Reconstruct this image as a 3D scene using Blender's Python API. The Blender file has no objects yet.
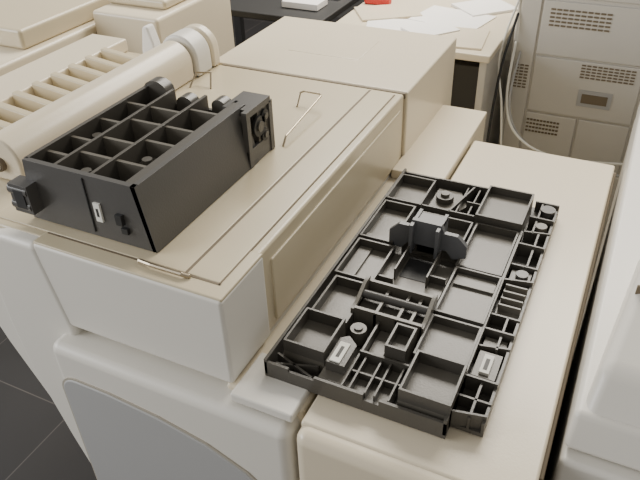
import bpy, bmesh, math
from mathutils import Vector, Matrix
S=0.6; ZT=1.05
def W(p): return Vector((p[0]*S,p[1]*S,ZT+p[2]*S))

# ---------------- materials ----------------
def mat(name,col,rough=.5,noise=.04,scale=8,bump=0.0,bscale=300,metal=0,spec=.5):
    m=bpy.data.materials.new(name);m.use_nodes=True
    nt=m.node_tree;b=nt.nodes['Principled BSDF']
    b.inputs['Roughness'].default_value=rough;b.inputs['Metallic'].default_value=metal
    b.inputs['Specular IOR Level'].default_value=spec
    tc=nt.nodes.new('ShaderNodeTexCoord');n=nt.nodes.new('ShaderNodeTexNoise')
    n.inputs['Scale'].default_value=scale;n.inputs['Detail'].default_value=4
    nt.links.new(tc.outputs['Object'],n.inputs['Vector'])
    r=nt.nodes.new('ShaderNodeMixRGB');r.inputs[1].default_value=(*[c*(1-noise) for c in col],1)
    r.inputs[2].default_value=(*[min(1,c*(1+noise)) for c in col],1)
    nt.links.new(n.outputs['Fac'],r.inputs[0]);nt.links.new(r.outputs[0],b.inputs['Base Color'])
    if bump:
        n2=nt.nodes.new('ShaderNodeTexNoise');n2.inputs['Scale'].default_value=bscale
        nt.links.new(tc.outputs['Object'],n2.inputs['Vector'])
        bp=nt.nodes.new('ShaderNodeBump');bp.inputs['Strength'].default_value=bump;bp.inputs['Distance'].default_value=.001
        nt.links.new(n2.outputs['Fac'],bp.inputs['Height']);nt.links.new(bp.outputs[0],b.inputs['Normal'])
    return m
BEIGE=mat('beige_plastic_warm_lit',(.56,.485,.335),.3,.03,5,.1)  # beige plastic; warm light on the tops is put into its colour
CREAM=mat('cream_plastic',(.69,.61,.46),.28,.03,5,.1)
WHITE=mat('offwhite_plastic',(.70,.675,.61),.36,.03,5,.1)
GREYP=mat('grey_panel',(.38,.38,.375),.5,.03,5,.2)
SEAM=mat('seam_shadow_plastic',(.16,.125,.08),.7)
TRIM=mat('inset_gap_plastic',(.38,.35,.29),.6)
DARK=mat('dark_grey_plastic',(.078,.072,.061),.33,.1,6,.2)
DARK2=mat('charcoal_plastic',(.078,.075,.070),.33,.1,6,.2)
DARK_LIT=mat('dark_plastic_lit',(.122,.112,.092),.34,.08,6,.2)  # same dark plastic; the light on the tray floors is put into the colour
BLUEG=mat('blue_grey_plastic',(.125,.128,.135),.35)
BLACK=mat('black_plastic',(.018,.018,.018),.5)
LABEL=mat('label_paper',(.8,.79,.72),.6)
STEEL=mat('steel_wire',(.40,.34,.25),.35,metal=1)
CAB=mat('cabinet_grey_paint',(.55,.525,.47),.5)
PAPER=mat('paper_white',(.82,.80,.76),.7)
RED=mat('red_plastic',(.6,.03,.02),.5)
WALLM=mat('dark_wall_paint',(.06,.058,.055),.8)
def floor_mat():
    m=bpy.data.materials.new('dark_floor_tiles');m.use_nodes=True;nt=m.node_tree;b=nt.nodes['Principled BSDF']
    tc=nt.nodes.new('ShaderNodeTexCoord');br=nt.nodes.new('ShaderNodeTexBrick')
    br.offset=0;br.inputs['Scale'].default_value=1;br.inputs['Brick Width'].default_value=.45;br.inputs['Row Height'].default_value=.45
    br.inputs['Mortar Size'].default_value=.002
    br.inputs['Color1'].default_value=(.026,.025,.026,1);br.inputs['Color2'].default_value=(.032,.03,.03,1);br.inputs['Mortar'].default_value=(.10,.09,.085,1)
    nt.links.new(tc.outputs['Object'],br.inputs['Vector']);nt.links.new(br.outputs['Color'],b.inputs['Base Color'])
    b.inputs['Roughness'].default_value=.5
    return m
FLOOR=floor_mat()

# ---------------- builder ----------------
class B:
    def __init__(s,name,parent=None,bevel=0,seg=3):
        s.bm=bmesh.new();s.name=name;s.parent=parent;s.bevel=bevel;s.seg=seg;s.mats=[]
    def mi(s,m):
        if m not in s.mats:s.mats.append(m)
        return s.mats.index(m)
    def hex(s,P,m):
        v=[s.bm.verts.new(W(p)) for p in P];i=s.mi(m)
        for f in ((3,2,1,0),(4,5,6,7),(0,1,5,4),(1,2,6,5),(2,3,7,6),(3,0,4,7)):
            fc=s.bm.faces.new([v[k] for k in f]);fc.material_index=i
    def box(s,x0,x1,y0,y1,z0,z1,m):
        s.hex([(x0,y0,z0),(x1,y0,z0),(x1,y1,z0),(x0,y1,z0),(x0,y0,z1),(x1,y0,z1),(x1,y1,z1),(x0,y1,z1)],m)
    def wall(s,p,q,th,z0,z1,m):
        d=Vector((q[0]-p[0],q[1]-p[1]));n=Vector((-d.y,d.x)).normalized()*th/2
        a=[(p[0]-n.x,p[1]-n.y),(q[0]-n.x,q[1]-n.y),(q[0]+n.x,q[1]+n.y),(p[0]+n.x,p[1]+n.y)]
        s.hex([(x,y,z0) for x,y in a]+[(x,y,z1) for x,y in a],m)
    def prism(s,poly,ax,a0,a1,m):
        def mk(p,a):
            return {'x':(a,p[0],p[1]),'y':(p[0],a,p[1]),'z':(p[0],p[1],a)}[ax]
        i=s.mi(m)
        v0=[s.bm.verts.new(W(mk(p,a0))) for p in poly];v1=[s.bm.verts.new(W(mk(p,a1))) for p in poly]
        n=len(poly)
        fs=[s.bm.faces.new(v0),s.bm.faces.new(v1[::-1])]
        for k in range(n): fs.append(s.bm.faces.new([v0[k],v1[k],v1[(k+1)%n],v0[(k+1)%n]]))
        for f in fs:f.material_index=i
    def cyl(s,p,q,r,m,n=20,r2=None):
        p=W(p);q=W(q);d=(q-p).normalized();u=d.orthogonal().normalized();w=d.cross(u);i=s.mi(m)
        r2=r if r2 is None else r2
        a=[s.bm.verts.new(p+(u*math.cos(t)+w*math.sin(t))*r*S) for t in [2*math.pi*k/n for k in range(n)]]
        b=[s.bm.verts.new(q+(u*math.cos(t)+w*math.sin(t))*r2*S) for t in [2*math.pi*k/n for k in range(n)]]
        fs=[s.bm.faces.new(a[::-1]),s.bm.faces.new(b)]
        for k in range(n): fs.append(s.bm.faces.new([a[k],a[(k+1)%n],b[(k+1)%n],b[k]]))
        for f in fs:f.material_index=i
    def tube(s,pts,r,m):
        for a,b in zip(pts[:-1],pts[1:]): s.cyl(a,b,r,m,10)
        i=s.mi(m)
        for a in pts:
            g=bmesh.ops.create_uvsphere(s.bm,u_segments=8,v_segments=6,radius=r*S,matrix=Matrix.Translation(W(a)))
            for f in {f for v in g['verts'] for f in v.link_faces}: f.material_index=i
    def pan(s,x0,x1,y0,y1,zf,zt,th,m,mf=None,zb=-.27):
        mf=mf or m
        s.box(x0,x1,y0,y1,zb,zf,mf)
        s.box(x0,x0+th,y0,y1,zf,zt,m);s.box(x1-th,x1,y0,y1,zf,zt,m)
        s.box(x0+th,x1-th,y0,y0+th,zf,zt,m);s.box(x0+th,x1-th,y1-th,y1,zf,zt,m)
    def done(s):
        bmesh.ops.recalc_face_normals(s.bm,faces=s.bm.faces)
        me=bpy.data.meshes.new(s.name);s.bm.to_mesh(me);s.bm.free()
        for m in s.mats:me.materials.append(m)
        o=bpy.data.objects.new(s.name,me);bpy.context.collection.objects.link(o)
        if s.parent:o.parent=s.parent
        if s.bevel:
            b=o.modifiers.new('bevel','BEVEL');b.width=s.bevel*S;b.segments=s.seg;b.limit_method='ANGLE';b.angle_limit=.5
            b.harden_normals=True
            for p in me.polygons:p.use_smooth=True
            me.set_sharp_from_angle(angle=.5) if hasattr(me,'set_sharp_from_angle') else None
        return o
def empty(n):
    e=bpy.data.objects.new(n,None);bpy.context.collection.objects.link(e);return e
def arc(cx,cy,r,a0,a1,n):
    return [(cx+r*math.cos(math.radians(a0+(a1-a0)*k/n)),cy+r*math.sin(math.radians(a0+(a1-a0)*k/n))) for k in range(n+1)]

# ---------------- room ----------------
b=B('floor');b.box(-7,5,-2,8,-1.80,-1.75,FLOOR);b.done()
b=B('wall_back');b.box(-7,5,8,8.2,-1.75,3,WALLM);b.done()

# ---------------- main printer ----------------
P=empty('production_printer')
b=B('upper_cover',P,.010,3)
b.box(-1.66,-.735,.96,2.185,-.275,0,BEIGE);b.done()
b=B('front_cover_face',P,.010,3)
b.box(-1.31,-.728,.93,1.13,-.277,-.002,WHITE)
b.done()
b=B('front_cover_top',P,.004,2)
b.box(-1.31,-.730,.935,1.13,-.01,.0015,BEIGE)  # beige cap paints the warm-lit top onto the white cover
b.done()
b=B('top_panels',P,.003,2)
b.box(-1.50,-.865,.985,2.16,-.002,.004,BEIGE)
b.box(-.858,-.765,.985,2.16,-.002,.004,BEIGE)
b.done()
b=B('top_seams',P)
b.box(-.866,-.857,.985,2.165,-.001,.0025,SEAM)
b.box(-1.30,-.76,.979,.985,-.001,.0025,SEAM)
b.box(-.765,-.762,.979,2.16,-.001,.0025,SEAM)
b.box(-1.52,-.733,2.183,2.192,-.02,.0005,SEAM)
b.done()
b=B('side_panel',P,.004,2)
b.box(-.74,-.729,1.17,2.14,-.255,-.045,BEIGE)
b.done()
b=B('lower_body',P,.012,2)
b.prism([(-1.70,-.275),(-1.69,-.40),(-1.645,-.53),(-1.395,-1.10),(-1.30,-1.40),(-1.27,-1.75),(-.74,-1.75),(-.74,-.275)],'y',.97,2.8,WHITE)
b.box(-.76,-.535,.94,2.72,-1.75,-.292,CREAM)
b.done()
b=B('side_ledge',P,.006,2)
b.box(-.735,-.53,2.07,2.70,-.292,-.255,CREAM)
b.box(-.72,-.545,.90,1.06,-.30,-.272,WHITE)
b.done()
b=B('rear_box',P,.008,3)
b.box(-1.575,-.725,2.192,2.83,-1.75,.004,CREAM);b.done()
b=B('rear_box_hatch',P,.002,1)
b.box(-1.34,-1.02,2.42,2.66,.003,.0065,CREAM);b.done()
b=B('front_door',P,.03,5)
b.box(-1.31,-.545,.87,1.0,-1.75,-.31,WHITE);b.done()
top=[(-1.12,-.425),(-.95,-.442),(-.80,-.475),(-.68,-.53),(-.61,-.59),(-.575,-1.74)]
b=B('front_door_inset_trim',P);b.prism([(-1.301,-1.74),(-1.301,-.54)]+arc(-1.235,-.485,.066,180,90,6)+[(x+.006,z+.006) for x,z in top],'y',.866,.88,TRIM);b.done()
b=B('front_door_inset',P,.006,2);b.prism([(-1.295,-1.74),(-1.295,-.54)]+arc(-1.235,-.485,.06,180,90,6)+top,'y',.862,.88,GREYP);b.done()
poly=[(-1.30,-.003),(-1.42,-.003),(-1.47,-.015),(-1.505,-.05),(-1.525,-.12),(-1.53,-.25),(-1.53,-.35),(-1.51,-.55),(-1.44,-.85),(-1.37,-1.1),(-1.30,-1.74),(-1.25,-1.74),(-1.25,-.28)]
b=B('left_pillar',P,.02,3);b.prism(poly,'y',.925,.985,WHITE);b.done()

P=empty('document_feeder')
bar=[(-1.535,.001)]+[(-1.538,.03)]+arc(-1.615,.065,.078,0,180,14)+[(-1.70,.001)]
b=B('hinge_cover_bar',P,.010,3)
b.prism(bar,'y',1.14,2.02,CREAM);b.done()
b=B('hinge_cover_end',P,.012,3)
bar2=[(-1.525,.001)]+arc(-1.612,.072,.086,0,180,14)+[(-1.70,.001)]
b.prism(bar2,'y',2.03,2.13,WHITE);b.prism(bar2,'y',2.14,2.19,CREAM);b.done()
b=B('hinge_pins',P,.003,2)
b.cyl((-1.615,1.125,.06),(-1.615,1.145,.06),.022,SEAM)
b.cyl((-1.615,1.118,.06),(-1.615,1.13,.06),.014,WHITE);b.done()
b=B('white_fin',P,.01,3)
b.prism([(-1.83,.0),(-1.75,0),(-1.76,.09),(-1.78,.16),(-1.805,.155),(-1.825,.06)],'y',2.07,2.12,PAPER);
b.box(-1.83,-1.69,2.07,2.12,.0,.02,PAPER);b.done()
P=empty('paper_output_tray')
b=B('output_tray_base',P,.01,2)
b.box(-2.3,-1.705,1.05,2.30,-.30,-.06,BEIGE)
b.box(-2.3,-2.10,1.2,2.30,-.06,-.0,CREAM)
b.box(-2.0,-1.9,1.8,2.2,-1.75,-.30,BEIGE)
b.done()
b=B('output_tray_ribs',P,.006,2)
for k in range(8):
    y=1.42+k*.1
    b.hex([(-2.10,y,-.06),(-1.74,y,-.06),(-1.74,y+.075,-.06),(-2.10,y+.075,-.06),(-2.10,y,.012),(-1.74,y,-.03),(-1.74,y+.03,-.03),(-2.10,y+.03,.012)],BEIGE)
b.done()
b=B('wire_paper_guide')
b.tube([(-1.50,1.93,.006),(-1.50,1.98,.045),(-1.44,1.99,.05),(-1.42,1.95,.006)],.0035,STEEL);b.done()
b=B('wire_paper_guide')
b.tube([(-1.045,1.93,.006),(-1.045,1.96,.045),(-1.035,1.97,.048),(-.97,1.965,.05),(-.96,1.95,.05),(-.95,1.67,.03),(-.95,1.65,.006)],.0035,STEEL);b.done()
b=B('release_rod')
b.tube([(-.99,.974,.009),(-.95,.968,.012),(-.86,.968,.012),(-.845,.974,.006)],.006,STEEL)
b.done()

# ---------------- finisher cabinet (right table) ----------------
P=empty('finisher_cabinet')
b=B('cabinet_body',P,.03,6);b.box(-.525,.015,.86,2.44,-1.75,-.285,CREAM);b.done()
b=B('cabinet_top',P,.008,3);b.box(-.523,.02,.90,2.47,-.33,-.28,CREAM);b.done()
b=B('cabinet_gap_shade',P,.004,2);b.box(.018,.030,1.0,2.47,-1.75,-.31,SEAM);b.done()  # brown strip painted in for the shaded gap beside the next machine

# ---------------- right neighbour ----------------
P=empty('office_printer')
b=B('lower_body',P,.015,3);b.box(.052,1.2,1.06,3.0,-1.75,-.30,WHITE);b.done()
b=B('mid_body',P,.015,3)
b.hex([(.052,1.09,-.295),(1.2,1.09,-.295),(1.2,3.0,-.295),(.052,3.0,-.295),(.057,1.12,-.2),(1.2,1.12,-.2),(1.2,3,-.1),(.057,3,-.1)],WHITE);b.done()
b=B('upper_cover',P,.03,5)
b.hex([(.064,1.10,-.24),(1.2,1.10,-.24),(1.2,1.75,-.2),(.135,1.75,-.2),(.085,1.2,-.12),(1.2,1.2,-.12),(1.2,1.65,.04),(.15,1.65,.04)],WHITE);b.done()
b=B('cover_slot',P,.002,1)
b.box(.125,.4,1.405,1.413,-.06,-.028,SEAM);b.done()

# ---------------- dark deep tray ----------------
b=B('gridded_paper_tray_module',None,.004,2)
def lean(x0,x1,y0,y1,z0,z1,dx,m):
    b.hex([(x0,y0,z0),(x1,y0,z0),(x1,y1,z0),(x0,y1,z0),(x0+dx,y0,z1),(x1+dx,y0,z1),(x1+dx,y1,z1),(x0+dx,y1,z1)],m)
zb=.006
lean(-.985,-.970,1.02,1.53,zb,.19,-.03,DARK2)
b.hex([(-1.385,1.02,zb),(-.972,1.02,zb),(-.972,1.035,zb),(-1.385,1.035,zb),(-1.36,1.02,.19),(-1.0,1.02,.19),(-1.0,1.035,.19),(-1.36,1.035,.19)],DARK2)
lean(-1.385,-1.372,1.03,1.55,zb,.19,.022,DARK)
b.box(-1.375,-.99,1.545,1.558,zb,.14,DARK)
b.box(-1.04,-1.0,1.03,1.53,.175,.188,DARK)
for x in (-1.27,-1.15,-1.04): b.box(x-.005,x+.005,1.03,1.55,.03,.185,DARK)
colY=((1.03,1.10,1.19,1.31,1.43,1.55),(1.03,1.13,1.22,1.34,1.43,1.55),(1.03,1.13,1.25,1.34,1.46,1.55))
dep=((.10,.06,.13,None,.08),(.13,.05,.10,.12,None),(.09,.13,None,.06,.11))
for i,(x0,x1) in enumerate(((-1.37,-1.27),(-1.27,-1.15),(-1.15,-1.04))):
    ys=colY[i]
    for j in range(5):
        if j: b.box(x0+.004,x1-.004,ys[j]-.005,ys[j]+.005,.03,.178,DARK_LIT)
        z=dep[i][j]
        if z is None: continue
        b.box(x0,x1,ys[j],ys[j+1],z-.008,z,DARK_LIT)
for (x,y,z) in ((-1.21,1.08,.13),(-1.10,1.19,.13),(-1.32,1.25,.13),(-1.21,1.38,.12)):
    b.cyl((x,y,z-.005),(x,y,z+.03),.014,DARK)
for x0,x1,h in ((-1.37,-1.28,.21),(-1.25,-1.19,.175),(-1.12,-1.07,.185)):
    w=(x1-x0)
    b.prism([(x0,.12),(x1,.12)]+[((x0+x1)/2+w/2*math.cos(t*math.pi/8),h-w*.4+w*.4*math.sin(t*math.pi/8)) for t in range(9)],'y',1.53,1.57,DARK)
b.box(-1.05,-.975,1.55,1.62,zb,.16,DARK)
b.box(-.985,-.968,1.48,1.50,zb,.185,DARK2);b.box(-.985,-.968,1.61,1.63,zb,.17,DARK2);b.box(-.985,-.972,1.48,1.63,zb,.06,DARK2)
b.box(-1.06,-.968,1.50,1.62,.165,.185,DARK2)
for (y,z,r) in ((1.55,.115,.032),(1.585,.135,.02),(1.58,.075,.02)):
    b.cyl((-.976,y,z),(-.968,y,z),r,BLACK);b.cyl((-.968,y,z),(-.963,y,z),r*.5,DARK)
b.box(-1.40,-1.335,.985,1.03,.045,.13,DARK2);b.box(-1.385,-1.35,.982,.986,.06,.115,BLACK)
b.cyl((-1.405,1.0,.11),(-1.34,1.0,.11),.018,DARK2);b.cyl((-1.405,1.0,.065),(-1.34,1.0,.065),.018,DARK2)
b.box(-1.145,-1.125,1.014,1.022,.06,.115,LABEL);b.box(-1.139,-1.131,1.0135,1.0142,.075,.10,BLACK)
b.box(-1.075,-1.055,1.008,1.022,.07,.10,BLACK);b.box(-1.065,-1.045,1.01,1.022,.045,.062,BLACK)
b.box(-1.165,-1.162,1.016,1.022,.02,.18,BLACK)
b.done()

# ---------------- flat tray on the finisher ----------------
b=B('open_paper_tray_frame',None,.0025,2)
X0,X1,Y0,Y1=-.668,-.195,.99,2.03
zt=-.276;R=-.208;base=-.264
b.box(X0,X1,Y0,Y1,zt,base,DARK)
b.box(X0,X0+.008,Y0,Y1,base,R-.006,DARK);b.box(X1-.008,X1,Y0,1.8,base,R-.006,DARK)
for xa,xb,h in ((X0,-.60,-.222),(-.60,-.53,-.232),(-.53,-.40,-.222),(-.40,-.36,-.24),(-.36,X1,-.225)): b.box(xa,xb,Y0,Y0+.008,base,h,DARK)
b.box(X0,-.22,Y1-.008,Y1,base,-.225,DARK)
def pan(x0,x1,y0,y1,zf=-.24,zt_=R): b.pan(x0,x1,y0,y1,zf-.004,zt_+.006,.006,DARK,DARK_LIT)
pan(-.66,-.535,1.815,1.985,-.24,-.216);pan(-.655,-.545,1.577,1.80,-.238,-.216);pan(-.65,-.53,1.377,1.56,-.234,-.214)
pan(-.64,-.53,1.19,1.365,-.238,-.216);pan(-.64,-.527,1.045,1.18,-.218,-.190)
pan(-.35,-.202,1.80,1.995,-.215,-.197);pan(-.34,-.205,1.55,1.79,-.234,-.218);pan(-.335,-.20,1.33,1.54,-.228,-.214)
pan(-.335,-.20,1.16,1.32,-.234,-.218);pan(-.32,-.195,1.01,1.15,-.218,-.190)
pan(-.53,-.35,1.62,1.79,-.25,-.222)
# low steps inside the pans
b.box(-.648,-.55,1.585,1.625,-.242,-.230,DARK_LIT);b.box(-.30,-.21,1.555,1.60,-.238,-.228,DARK_LIT)
b.box(-.325,-.21,1.48,1.53,-.232,-.224,DARK_LIT);b.box(-.64,-.60,1.385,1.55,-.238,-.230,DARK_LIT)
b.box(-.53,-.345,1.37,1.56,base,-.235,DARK_LIT)
b.box(-.48,-.40,1.46,1.56,-.235,-.2335,BLACK)  # black sheet painted in for the dark of a hole
b.box(-.49,-.485,1.44,1.57,-.235,-.195,DARK);b.box(-.395,-.39,1.44,1.57,-.235,-.195,DARK)
b.wall((-.53,1.42),(-.485,1.42),.006,-.235,-.215,DARK);b.wall((-.39,1.47),(-.345,1.47),.006,-.235,-.21,DARK)
# far middle mechanism
b.prism([(-.52,1.82),(-.44,1.82),(-.40,1.90),(-.44,1.98),(-.52,1.98)],'z',base,-.235,DARK_LIT)
b.cyl((-.48,1.91,-.235),(-.48,1.91,-.215),.03,DARK)
b.cyl((-.48,1.91,-.215),(-.48,1.91,-.205),.015,DARK_LIT)
b.wall((-.44,1.81),(-.40,1.99),.006,base,R,DARK)
for x in (-.42,-.38): b.wall((x,1.82),(x,2.0),.005,base,R-.008,DARK)
b.wall((-.53,2.0),(-.355,2.0),.006,base,R,DARK);b.wall((-.40,1.89),(-.355,1.89),.005,base,R,DARK)
b.wall((-.53,1.815),(-.355,1.815),.006,base,R,DARK)
# upright bracket
b.prism([(-.56,-.225),(-.56,-.17),(-.53,-.14),(-.50,-.14),(-.49,-.115),(-.40,-.115),(-.39,-.14),(-.35,-.14),(-.32,-.17),(-.32,-.21),(-.36,-.225),(-.38,-.20),(-.50,-.20),(-.52,-.225)],'y',1.585,1.60,BLUEG)
b.box(-.49,-.48,1.56,1.66,-.22,-.12,BLUEG);b.box(-.41,-.40,1.56,1.66,-.22,-.12,BLUEG)
b.box(-.49,-.40,1.60,1.65,-.135,-.125,BLUEG)
b.box(-.48,-.41,1.62,1.70,-.25,-.19,BLUEG)
# stepped housing
b.box(-.53,-.34,1.24,1.25,base,-.195,DARK_LIT);b.box(-.53,-.34,1.35,1.36,base,-.185,DARK_LIT)
b.box(-.53,-.35,1.245,1.355,base,-.22,DARK)
for xa in (-.54,-.345): b.prism([(1.24,-.262),(1.36,-.262),(1.36,-.175),(1.33,-.175),(1.27,-.20),(1.24,-.20)],'x',xa,xa+.01,DARK_LIT)
for x in (-.47,-.41,-.375): b.box(x-.004,x+.004,1.24,1.36,base,-.20,DARK_LIT)
b.cyl((-.53,1.31,-.20),(-.34,1.31,-.20),.012,DARK2)
pan(-.40,-.345,1.13,1.22,-.215,-.19)
# front middle
b.box(-.47,-.345,1.0,1.12,base,-.25,DARK_LIT)
for x in (-.46,-.44,-.40,-.375,-.34): b.wall((x,1.0),(x,1.115),.005,base,-.224,DARK)
b.wall((-.46,1.06),(-.33,1.06),.005,base,-.228,DARK);b.wall((-.46,1.118),(-.33,1.118),.006,base,-.215,DARK)
b.box(-.45,-.41,1.13,1.235,base,-.245,DARK_LIT)
b.wall((-.455,1.12),(-.455,1.235),.006,base,-.215,DARK)
# front-left
b.wall((-.66,1.0),(-.54,1.04),.006,base,-.232,DARK);b.wall((-.655,1.04),(-.54,1.0),.006,base,-.232,DARK)
b.prism([(-.527,1.01),(-.465,1.01),(-.465,1.10),(-.49,1.15),(-.527,1.15)],'z',base,-.235,DARK_LIT)
b.prism([(-.52,1.04),(-.47,1.04),(-.47,1.12),(-.50,1.145),(-.52,1.13)],'z',-.235,-.205,DARK)
b.box(-.512,-.485,1.045,1.115,-.205,-.201,LABEL);b.box(-.503,-.494,1.06,1.10,-.201,-.2005,BLACK)
b.cyl((-.495,1.19,-.26),(-.495,1.19,-.215),.022,DARK_LIT);b.cyl((-.495,1.19,-.215),(-.495,1.19,-.21),.012,DARK)
# right strip
SX0,SX1=-.195,-.118
b.box(SX0,SX1,1.03,2.02,zt,base,DARK)
b.box(SX1-.007,SX1,1.03,1.98,base,-.230,DARK)
for k,y in enumerate([1.03,1.09,1.15,1.27,1.33,1.40,1.55,1.64,1.74,1.82,1.90,2.01]):
    b.wall((SX0,y),(SX1,y+(.015 if k%3==0 else 0)),.006,base,-.218-.008*(k%2),DARK)
for y in (1.43,1.46,1.49,1.52): b.wall((-.185,y),(-.125,y),.006,base,-.212,DARK_LIT)
for x,y0,y1 in ((-.155,1.03,1.15),(-.15,1.27,1.40),(-.15,1.64,1.82),(-.17,1.82,2.0)):
    b.wall((x,y0),(x,y1),.006,base,-.226,DARK)
b.box(-.188,-.12,1.415,1.54,base,-.235,DARK_LIT);b.box(-.188,-.13,1.56,1.63,base,-.24,DARK_LIT);b.box(-.188,-.13,1.28,1.32,base,-.24,DARK_LIT)
b.cyl((-.155,1.60,-.25),(-.155,1.60,-.225),.018,DARK2);b.cyl((-.15,1.86,-.26),(-.15,1.86,-.22),.018,DARK_LIT);b.cyl((-.148,1.965,-.26),(-.148,1.965,-.22),.024,DARK2)
b.box(-.188,-.13,1.17,1.26,base,-.234,DARK_LIT)
b.box(-.172,-.148,1.18,1.245,base,-.226,LABEL);b.box(-.165,-.155,1.19,1.23,-.226,-.2255,BLACK)
b.done()

# ---------------- background cabinet ----------------
P=empty('copier_cabinet')
b=B('cabinet_shell',P,.01,2);b.box(-.62,1.4,3.6,4.5,-1.75,.7,CAB);b.done()
b=B('cabinet_panels',P,.006,2)
for (x0,x1,z0,z1) in ((-.60,-.50,-.9,.0),(-.49,.05,-.30,-.02),(-.49,.05,-.62,-.31),(-.49,-.22,-.92,-.63),(-.21,.05,-.92,-.63),(.07,.6,-.45,.1),(.07,.6,-.92,-.46),(-.6,.05,0,.5),(-.6,.6,-1.6,-.94)):
    b.box(x0,x1,3.588,3.602,z0,z1,CAB)
b.done()
b=B('cabinet_vents',P)
def vent(x0,x1,z0,z1,n,m=SEAM,c=10):
    w=(x1-x0)/c
    for k in range(n):
        z=z0+(z1-z0)*(k+.5)/n
        for q in range(c): b.box(x0+q*w,x0+q*w+w*.75,3.583,3.589,z-(z1-z0)/n*.2,z+(z1-z0)/n*.2,m)
vent(-.25,.02,-.40,-.32,5);vent(-.585,-.51,-.50,-.36,8,SEAM,3);vent(-.45,-.15,-.15,-.05,5);vent(.1,.3,-.25,-.15,5)
b.box(-.24,-.07,3.583,3.589,-.55,-.46,GREYP);b.box(-.22,-.09,3.58,3.585,-.53,-.48,SEAM)
vent(-.48,-.3,-.75,-.66,4)
b.done()
b=B('power_cables',P)
def cable(pts,r,m):
    out=[]
    for i in range(len(pts)-1):
        p0=Vector(pts[max(i-1,0)]);p1=Vector(pts[i]);p2=Vector(pts[i+1]);p3=Vector(pts[min(i+2,len(pts)-1)])
        for k in range(6):
            t=k/6;out.append(tuple(.5*((2*p1)+(p2-p0)*t+(2*p0-5*p1+4*p2-p3)*t*t+(3*p1-p0-3*p2+p3)*t**3)))
    out.append(pts[-1]);b.tube(out,r,m)
cable([(-.60,3.58,-.25),(-.59,3.48,-.5),(-.52,3.4,-.66),(-.35,3.35,-.74),(-.1,3.40,-.77),(.2,3.45,-.74),(.5,3.58,-.66)],.007,LABEL)
cable([(-.57,3.58,-.3),(-.565,3.45,-.55),(-.45,3.4,-.72),(-.2,3.38,-.80),(.2,3.4,-.80),(.5,3.58,-.72)],.006,GREYP)
cable([(-.61,3.58,-.1),(-.64,3.45,-.4),(-.62,3.3,-.9),(-.5,3.2,-1.4),(-.45,3.1,-1.743)],.007,BLACK)
cable([(-.61,3.6,.0),(-.66,3.5,-.3),(-.60,3.42,-.55),(-.55,3.35,-.85),(-.5,3.3,-1.3)],.006,LABEL)
b.done()

# ---------------- work table with papers ----------------
P=empty('work_table')
b=B('table_top',P,.008,2);b.box(-1.6,-.66,3.25,4.3,-.26,-.22,CREAM);b.done()
b=B('table_base',P,.008,2);b.box(-1.55,-.95,3.3,4.25,-1.75,-.26,CAB);b.box(-.72,-.68,3.3,4.25,-1.75,-.26,CAB);b.box(-.95,-.72,3.6,4.2,-1.75,-.26,CAB)
b.box(-.93,-.74,3.45,3.6,-.62,-.36,WALLM);b.done()
b=B('paper_sheets',None)
for n,(x,y,a,w,h,m) in enumerate(((-1.22,3.5,.3,.38,.28,PAPER),(-1.0,3.75,-.2,.4,.3,PAPER),(-.86,3.45,.1,.25,.3,CREAM),(-1.38,3.72,.6,.35,.25,CREAM),(-.88,4.0,.8,.3,.25,PAPER),(-1.05,3.5,.9,.25,.2,PAPER))):
    z=-.218+.0025*n;c,s_=math.cos(a),math.sin(a)
    q=[(x+c*u-s_*v,y+s_*u+c*v) for u,v in ((-w/2,-h/2),(w/2,-h/2),(w/2,h/2),(-w/2,h/2))]
    b.hex([(p[0],p[1],-.219) for p in q]+[(p[0],p[1],z+.003) for p in q],m)
b.done()
b=B('red_stapler',None,.008,2);b.box(-1.58,-1.42,3.84,3.90,-.219,-.18,RED);b.box(-1.56,-1.42,3.85,3.89,-.18,-.155,RED);b.done()

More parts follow.
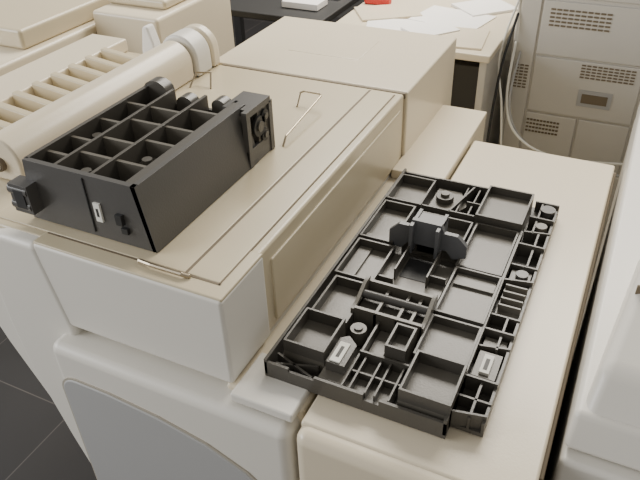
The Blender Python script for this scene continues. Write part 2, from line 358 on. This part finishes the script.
# dark desk
P=empty('office_desk')
b=B('desk_top',P,.008,2);b.box(-3.2,-1.68,3.45,4.8,-.26,-.22,BLACK);b.done()
b=B('desk_legs',P)
for x in (-3.1,-1.78):
    for y in (3.5,4.7): b.box(x,x+.06,y,y+.06,-1.75,-.26,BLACK)
b.done()
b=B('paper_stack',None,.004,1);b.box(-2.02,-1.78,3.6,3.75,-.219,-.18,PAPER);b.box(-1.93,-1.75,3.85,4.0,-.219,-.19,PAPER);b.done()

# ---------------- far-left machines ----------------
P=empty('office_copier')
b=B('body',P,.02,3);b.box(-3.8,-2.62,1.9,3.0,-1.75,-.10,CREAM);b.done()
b=B('lid',P,.02,3);b.box(-3.8,-2.66,2.2,3.0,-.10,.0,BEIGE);b.done()
P=empty('office_copier')
b=B('body',P,.02,3);b.box(-2.60,-2.18,2.62,3.3,-1.75,-.02,CREAM);b.done()
b=B('lid',P,.02,3);b.box(-2.60,-2.22,2.75,3.25,-.02,.03,BEIGE);b.done()

# ---------------- lights ----------------
def area(n,loc,rot,sx,sy,e,col):
    l=bpy.data.lights.new(n,'AREA');l.shape='RECTANGLE';l.size=sx;l.size_y=sy;l.energy=e;l.color=col
    o=bpy.data.objects.new(n,l);bpy.context.collection.objects.link(o);o.location=loc;o.rotation_euler=rot;return o
area('ceiling_light',(-.6,3.2,3.0),(math.radians(-8),0,0),2.4,1.4,190,(1,.94,.84))
area('window_light',(-3.6,-.9,2.2),(math.radians(65),0,math.radians(-60)),2.5,1.6,115,(.97,.98,1))
w=bpy.data.worlds.new('w');bpy.context.scene.world=w;w.use_nodes=True
w.node_tree.nodes['Background'].inputs[0].default_value=(1,.96,.90,1);w.node_tree.nodes['Background'].inputs[1].default_value=.5

# ---------------- camera ----------------
cd=bpy.data.cameras.new('camera');cam=bpy.data.objects.new('camera',cd);bpy.context.collection.objects.link(cam)
Rm=Matrix(((.9016,-.2322,.3650),(.4318,.5370,-.7247),(-.0277,.8110,.5844)))
cam.matrix_world=Matrix.Translation(W((0,0,1)))@Rm.to_4x4()
cd.sensor_width=36;cd.lens=668/640*36
bpy.context.scene.camera=cam
